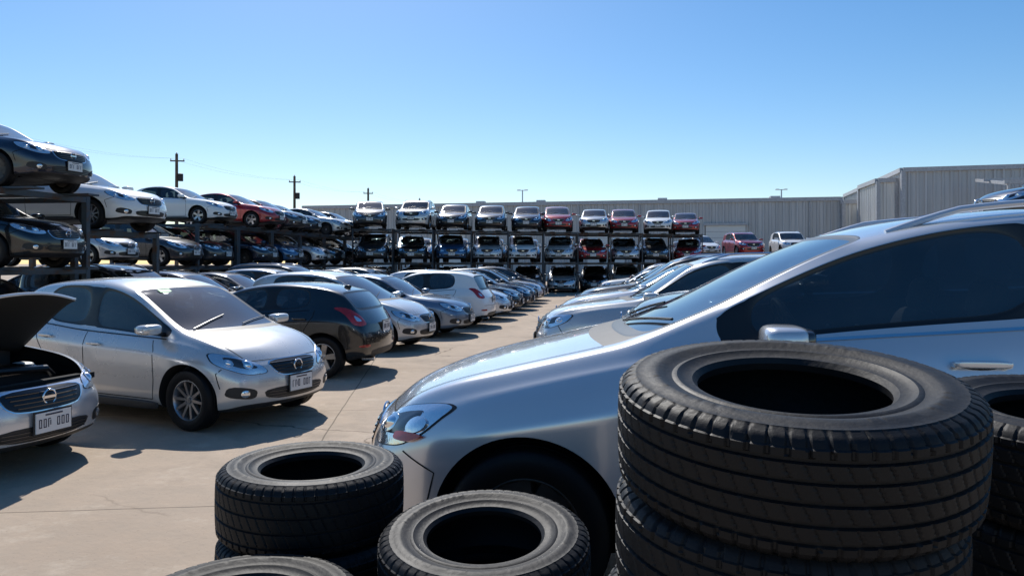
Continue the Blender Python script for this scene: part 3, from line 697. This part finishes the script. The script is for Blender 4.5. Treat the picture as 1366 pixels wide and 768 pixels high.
mc_ = ['silver2', 'grey', 'grey', 'navy', 'teal', 'silver', 'grey', 'black']
for i, (x, y, h) in enumerate(lc):
    if tops[i] > 1: car(random.choice(['sedan', 'sedan', 'hatch']), tc_[i], (x+.1+(.5 if i == 3 else random.uniform(-.3, .3)), y), random.uniform(-5, 1), 3.1)
    car(random.choice(['sedan', 'hatch']), mc_[i], (x+.1+random.uniform(-.3, .3), y), random.uniform(-4, 1), 1.6)
    car(random.choice(['sedan', 'hatch']), random.choice(['grey', 'silver', 'black', 'white']), (x+.1, y), 0, 0)
cols = ['grey', 'silver2', 'black', 'grey', 'navy', 'red', 'silver2', 'red', 'white', 'red']
mid = ['grey', 'black', 'teal', 'silver2', 'white', 'silver2', 'red', 'silver', 'grey', 'red']
bc = []; bc2 = []
for i in range(10):
    t = i/9; h = -76-17*t; x = -12.6+16.4*t; y = 36.6+10.2*t
    bc.append((x, y, h)); bc2.append((x-5.0*math.cos(rad(h)), y-5.0*math.sin(rad(h)), h))
rack(bc, [1.72, 3.46], 1, width=2.02, depth=4.2, pw=.07)
rack(bc2, [1.72], 1, width=2.1, depth=4.2, pw=.07)
kinds = ['sedan', 'hatch', 'suv', 'compact', 'hatch', 'lowhatch']
for i, (x, y, h) in enumerate(bc):
    for lv, c in ((3.46, cols[i]), (1.72, mid[i]), (0, random.choice(['grey', 'black', 'navy', 'silver', 'silver2']))):
        ks = kinds if lv > 3 else ['sedan', 'hatch', 'compact', 'compact']
        car(random.choice(ks), c, (x+random.uniform(-.08, .08), y-.3+random.uniform(-.45, .25)), h+random.uniform(-5, 5), lv)
for i, (x, y, h) in enumerate(bc2):
    for lv in (1.72, 0):
        car(random.choice(['hatch', 'suv' if lv == 0 else 'hatch']), random.choice(['grey', 'black', 'navy', 'black', 'bluegrey']), (x, y), h, lv)
fc = [(5.9+2.55*i, 51.4-.9*i, -80-3*i) for i in range(6)]
rack(fc, [2.1], 1, width=2.3)
for i, (x, y, h) in enumerate(fc):
    car(['hatch','suv','suv','sedan','suv','suv'][i], ['white','red','white','bluegrey','grey','black'][i], (x, y), h+random.uniform(-8, 8), 2.1)
    car('sedan', random.choice(['white', 'grey', 'silver']), (x, y), h, 0)
rc = [(22.0, 45.0, -65), (24.6, 43.7, -65), (27.2, 42.4, -65)]
rack(rc, [1.6, 3.3], 1, width=2.3)
for (x, y, h), c, c2 in zip(rc, ('red', 'teal', 'navy'), ('silver', 'black', 'white')):
    car('sedan', c, (x, y), h, 3.3); car('sedan', c2, (x, y), h, 1.6); car('sedan', 'grey', (x, y), h, 0)
rack([(7.2, 16.3, 180)], [2.3], 1, width=2.5)
car('sedan', 'grey', (7.1, 16.3), 183, 2.3); car('hatch', 'grey', (7.3, 16.3), 180, 0)

# ------------------------------------------------------------------ buildings
def corrugated(mb, p0, p1, z0, z1, key, pitch=.6, dep=.09):
    p0 = Vector((*p0, 0)); p1 = Vector((*p1, 0)); d = p1-p0; Ln = d.length; d.normalize(); nn = Vector((d.y, -d.x, 0))
    vs = []; fs = []; k = int(Ln/pitch); pr_ = []
    for i in range(k):
        for f, o in ((0, 0), (.55, 0), (.65, dep), (.9, dep)): pr_.append(p0+d*(i+f)*Ln/k+nn*o)
    pr_.append(p1)
    for q in pr_: vs += [(q.x, q.y, z0), (q.x, q.y, z1)]
    for i in range(len(pr_)-1): fs.append((2*i, 2*i+2, 2*i+3, 2*i+1))
    mb.add(vs, fs, key)
def building(name, corners, h, key, extras=None, trimh=.35):
    mb = MB([key, 'roofm', 'trim', 'plate'])
    n = len(corners)
    for i in range(n):
        a, b_ = corners[i], corners[(i+1) % n]
        corrugated(mb, a, b_, .3, h, key)
        A = Vector((*a, 0)); B = Vector((*b_, 0)); d = (B-A).normalized(); nn = Vector((d.y, -d.x, 0))
        mb.beam(A+nn*.05+Vector((0,0,h+.02)), B+nn*.05+Vector((0,0,h+.02)), .34, trimh, 'roofm')
        mb.beam(A+nn*.02+Vector((0,0,.15)), B+nn*.02+Vector((0,0,.15)), .2, .31, 'wall2')
        mb.box((a[0]+nn.x*.05, a[1]+nn.y*.05, h/2), (.3, .3, h-.1), 'roofm')
    mb.add([(c[0], c[1], h-.15) for c in corners], [tuple(range(n))], 'roofm')
    if extras: extras(mb)
    return obj(name, mb.mesh(name, False))
def wh_ex(mb):
    def at(t): return Vector((-33.7+53.5*t, 75.9-3.3*t, 0))
    d = (at(1)-at(0)).normalized(); nn = Vector((d.y, -d.x, 0))
    for t, w, h0, h1, k in ((.81, 3.6, 0, 5.2, 'plate'), (.60, 3.6, 0, 4.6, 'plate'), (.3, 3.6, 0, 4.6, 'plate'), (.70, 1.1, 0, 2.2, 'trim')):
        c = at(t)+nn*.14; mb.beam(c-d*w/2+Vector((0,0,(h0+h1)/2)), c+d*w/2+Vector((0,0,(h0+h1)/2)), .12, h1-h0, k)
        mb.beam(c-d*(w/2+.2)+nn*.1+Vector((0,0,h1+.12)), c+d*(w/2+.2)+nn*.1+Vector((0,0,h1+.12)), .3, .2, 'roofm')
        if k == 'plate':
            for q in range(1, 9):
                zz = h1*q/9; mb.beam(c-d*w/2+nn*.07+Vector((0,0,zz)), c+d*w/2+nn*.07+Vector((0,0,zz)), .02, .05, 'roofm')
    for t in (.1, .35, .47, .7, .9):
        c = at(t)-nn*3; mb.box((c.x, c.y, 7.9), (.9, .9, .5), 'roofm')
    for t in (.2, .4, .55, .66, .95):
        c = at(t)+nn*.14; mb.tube([(c.x, c.y, .3), (c.x, c.y, 7.3)], .07, 'roofm', 8)
building('metal_warehouse', [(-33.7, 75.9), (19.8, 72.6), (21.8, 100), (-32, 103)], 7.55, 'wall', wh_ex)
building('annex_building', [(19.9, 72.0), (24.0, 71.6), (24.2, 80), (20.3, 80)], 7.2, 'wall2')
def rb_ex(mb):
    for i in range(6):
        x = 26.5+2.6*i; mb.box((x, 56.5-.1*i, 3.6), (.16, .16, 7.2), 'roofm'); mb.beam((x, 56.5, 7.2), (x+.3, 62.0, 8.0), .15, .22, 'roofm')
    mb.beam((26.2, 56.5, 7.3), (42, 56, 7.6), .18, .28, 'roofm'); mb.beam((26.2, 56.5, 6.3), (42, 56, 6.6), .12, .16, 'roofm')
    mb.beam((26.2, 59.5, 7.75), (42, 59, 8.0), .15, .2, 'roofm')
    mb.box((31, 62.0-.02, 2.2), (4, .2, 4.4), 'plate')
building('corrugated_industrial_building', [(22.2, 64.0), (60, 59.5), (63, 85), (24.5, 88)], 9.1, 'wall', rb_ex)
building('pale_storage_building', [(20.7, 65.2), (22.0, 65.0), (22.6, 70.5), (21.0, 70.9)], 8.4, 'wall2')

# ------------------------------------------------------------------ utility poles
pp = [(-38.5, 41.5, 10.2), (-35.3, 55.4, 10.4), (-31.2, 68.2, 10.0), (-28.9, 82.7, 10.2), (-26.8, 97.1, 10.2)]
for x, y, h in pp:
    mb = MB(['wood', 'wire', 'plate'])
    mb.tube([(0,0,0), (0,0,h*.5), (0,0,h)], [.17, .14, .11], 'wood', 12)
    mb.beam((-.55, .16, h-.55), (.55, .16, h-.55), .08, .10, 'wood')
    for q in (-.5, .5): mb.lathe([(0,0),(.05,.02),(.03,.08),(.055,.12),(0,.16)], 'plate', 10, Matrix.Translation((q, .16, h-.5)))
    mb.lathe([(0,0),(.05,.02),(.03,.08),(.055,.12),(0,.16)], 'plate', 10, Matrix.Translation((0, 0, h)))
    mb.lathe([(0,0),(.20,.02),(.20,.6),(0,.65)], 'wire', 16, Matrix.Translation((.30, 0, h-2.2)))
    obj('utility_pole', mb.mesh('pole'), None, (x, y, 0), (0, 0, rad(15)))
mb = MB(['wire'])
for i in range(len(pp)-1):
    a, b_ = pp[i], pp[i+1]
    for q, dz in ((-.5, -.36), (.5, -.36)):
        pts = []
        for k in range(13):
            t = k/12; pts.append((a[0]+(b_[0]-a[0])*t+q*.97, a[1]+(b_[1]-a[1])*t+q*.26, a[2]+(b_[2]-a[2])*t+dz-.4*4*t*(1-t)))
        mb.tube(pts, .0035, 'wire', 4)
obj('overhead_power_lines', mb.mesh('wires', False))
for x, y, h in ((-11.9, 89.2, 10.4), (17.8, 88.5, 10.0)):
    mb = MB(['roofm', 'plate']); mb.tube([(0,0,0), (0,0,h)], [.11, .07], 'roofm', 10); mb.beam((-.4, 0, h-.05), (.4, 0, h-.05), .07, .07, 'roofm')
    for q in (-.45, .45): mb.superq((q, 0, h-.02), (.22, .12, .07), 'plate', .5)
    obj('street_lamp', mb.mesh('lamp'), None, (x, y, 0))

# ------------------------------------------------------------------ loose tyres
def tyre_mesh(R, hw, rb, seed, nseg=540, nblk=66):
    rnd = random.Random(seed)
    up = [(R-.022, 0), (R-.026, hw*.5), (R-.045, hw*.82), (R-.09, hw*.90), (rb+.045, hw*.80), (rb+.012, hw*.66), (rb-.002, hw*.66), (rb-.004, hw*.80), (rb+.006, hw*.90), (rb+.020, hw*.91),
          (rb+.030, hw*.955), (rb+.036, hw*.99), (rb+.042, hw*.985), (rb+.046, hw*.965), (rb+.06, hw*.99)]
    for t in (.2, .35, .5, .65, .8):
        r0, r1 = rb+.06, R-.035; up.append((r0+(r1-r0)*t, hw*(.99+.065*math.sin(math.pi*(.25+.75*t)))))
    up += [(R-.037, hw*1.025), (R-.034, hw*1.0), (R-.022, hw*.97), (R-.013, hw*.90), (R-.008, hw*.82)]
    tr = []
    for z in [.80-.0235*i for i in range(0, 35)]:
        if z > .005: tr.append((R-.006*abs(z)**2.5, hw*z))
    up += tr
    prof = up+[(R, 0)]+[(r, -z) for r, z in reversed(up[1:])]
    P = len(prof); vs = []; fs = []
    letters = [rnd.random() < .62 for _ in range(400)]
    for i in range(nseg):
        a = 2*math.pi*i/nseg; ca, sa = math.cos(a), math.sin(a)
        for j, (r, z) in enumerate(prof):
            zf = z/hw; az = abs(zf); outer = r > R-.04 and not (j < 5 or j > P-5)
            r2, z2 = r, z
            if outer:
                d = 0
                if az < .82:
                    for g, w_ in ((.0 if seed % 2 else .22, .035), (.34 if seed % 2 else .22, .035), (.64, .04)):
                        if abs(az-g) < w_: d = .0065
                wob = .06*math.sin(a*3+seed)
                ph = (a/(2*math.pi)*nblk+.3*az+(.5 if zf > 0 else 0)) % 1.
                if az > .66 and ph < .22: d = max(d, .0045 if az < 1.0 else .0015)
                elif az < .60:
                    ph2 = (a/(2*math.pi)*nblk+zf*1.6) % 1.
                    if ph2 < .14: d = max(d, .0026+.0012*wob)
                r2 = r-d
                if az > .9: z2 = z-math.copysign(d*.4, z)
            elif az > .98 and rb+.07 < r < R-.06:
                tt = (r-rb-.07)/(R-.06-rb-.07)
                ang = a % (2*math.pi); cell = int(ang/(2*math.pi)*150)
                if .25 < tt < .75 and ((.3 < ang < 1.5) or (2.6 < ang < 3.7) or (4.5 < ang < 5.5)) and letters[cell]: z2 = z+math.copysign(.0016, z)
            vs.append((r2*ca, r2*sa, z2))
    for i in range(nseg):
        i2 = (i+1) % nseg
        for j in range(P):
            j2 = (j+1) % P; fs.append((i*P+j, i2*P+j, i2*P+j2, i*P+j2))
    me = bpy.data.meshes.new('tyre'); me.from_pydata(vs, [], fs); me.materials.append(M['rubber'])
    bm = bmesh.new(); bm.from_mesh(me); bmesh.ops.recalc_face_normals(bm, faces=bm.faces); bm.to_mesh(me); bm.free()
    me.polygons.foreach_set('use_smooth', [True]*len(me.polygons)); me.set_sharp_from_angle(angle=rad(32))
    return me
TY = [tyre_mesh(.335, .112, .182, 1), tyre_mesh(.325, .108, .18, 2, nblk=58)]
def stack(x, y, ztop, n, hw, kinds, lean=0., leany=0., offs=None):
    """a leaning stack: the tilt grows from the bottom tyre to the top one"""
    z = ztop-hw; dy = 0
    for i in range(n-1, -1, -1):
        f = (i/(n-1))**1.5
        t = lean*f
        dx, ddy = (random.uniform(-.015, .015), random.uniform(-.015, .015)) if i < n-1 else (0, 0)
        if offs and i in offs: dx, ddy = offs[i]
        k = kinds[i % len(kinds)]
        o = obj('used_tire', TY[k], None, (x+dx, y+dy+ddy, max(z, hw)))
        o.rotation_mode = 'ZYX'; o.rotation_euler = (t+random.uniform(-.006, .006), leany*f, random.random()*6)
        o.scale = (1, 1, hw*2/(.224 if k == 0 else .216)*.985)
        z -= 2*hw*math.cos(t)+ .33*abs(lean)*((i/(n-1))**1.5-(max(i-1, 0)/(n-1))**1.5)*.6; dy += math.sin(t)*2*hw*.6
stack(.325, 1.535, 1.50, 7, .107, [0, 1, 0, 1, 0, 1, 0], .13, offs={5: (-.015, .0), 4: (-.03, .01), 3: (-.03, .0)})
stack(1.06, 1.95, 1.39, 6, .112, [1, 0], .08, -.02)
stack(-1.10, 2.55, 1.01, 4, .118, [0, 1], .01, .01, offs={2: (.015, -.01)})
stack(-.42, 2.27, .905, 4, .108, [1, 1, 0, 1], .11)
stack(-1.00, 1.85, .835, 4, .104, [0, 1], .02)

# ------------------------------------------------------------------ light, sky, camera
el = rad(46); az = rad(24)
to_sun = Vector((-math.sin(az)*math.cos(el), math.cos(az)*math.cos(el), math.sin(el)))
sd = bpy.data.lights.new('sun', 'SUN'); sd.energy = 5.0; sd.angle = rad(.5); sd.color = (1., .96, .90)
so = bpy.data.objects.new('sun', sd); COL.objects.link(so); so.rotation_euler = to_sun.to_track_quat('Z', 'Y').to_euler(); so.location = (0, 0, 30)
w = bpy.data.worlds.new('World'); scene.world = w; w.use_nodes = True; nt = w.node_tree
bg = nt.nodes['Background']; sk = nt.nodes.new('ShaderNodeTexSky'); sk.sky_type = 'NISHITA'; sk.sun_disc = False
sk.sun_elevation = el; sk.sun_rotation = -az; sk.air_density = 1.; sk.dust_density = .4; sk.ozone_density = 2.5
hs = nt.nodes.new('ShaderNodeHueSaturation'); hs.inputs['Saturation'].default_value = 1.32
nt.links.new(sk.outputs[0], hs.inputs['Color']); nt.links.new(hs.outputs[0], bg.inputs[0]); bg.inputs[1].default_value = .125
cd = bpy.data.cameras.new('camera'); cam = bpy.data.objects.new('camera', cd); COL.objects.link(cam)
cd.sensor_width = 36; cd.lens = 26.35; cd.shift_y = -.0249; cd.clip_end = 2000; cd.clip_start = .05
cam.location = (0, 0, 1.72); cam.rotation_euler = (rad(90), 0, rad(8.4)); scene.camera = cam
scene.view_settings.view_transform = 'Standard'; scene.view_settings.look = 'None'; scene.view_settings.exposure = 0
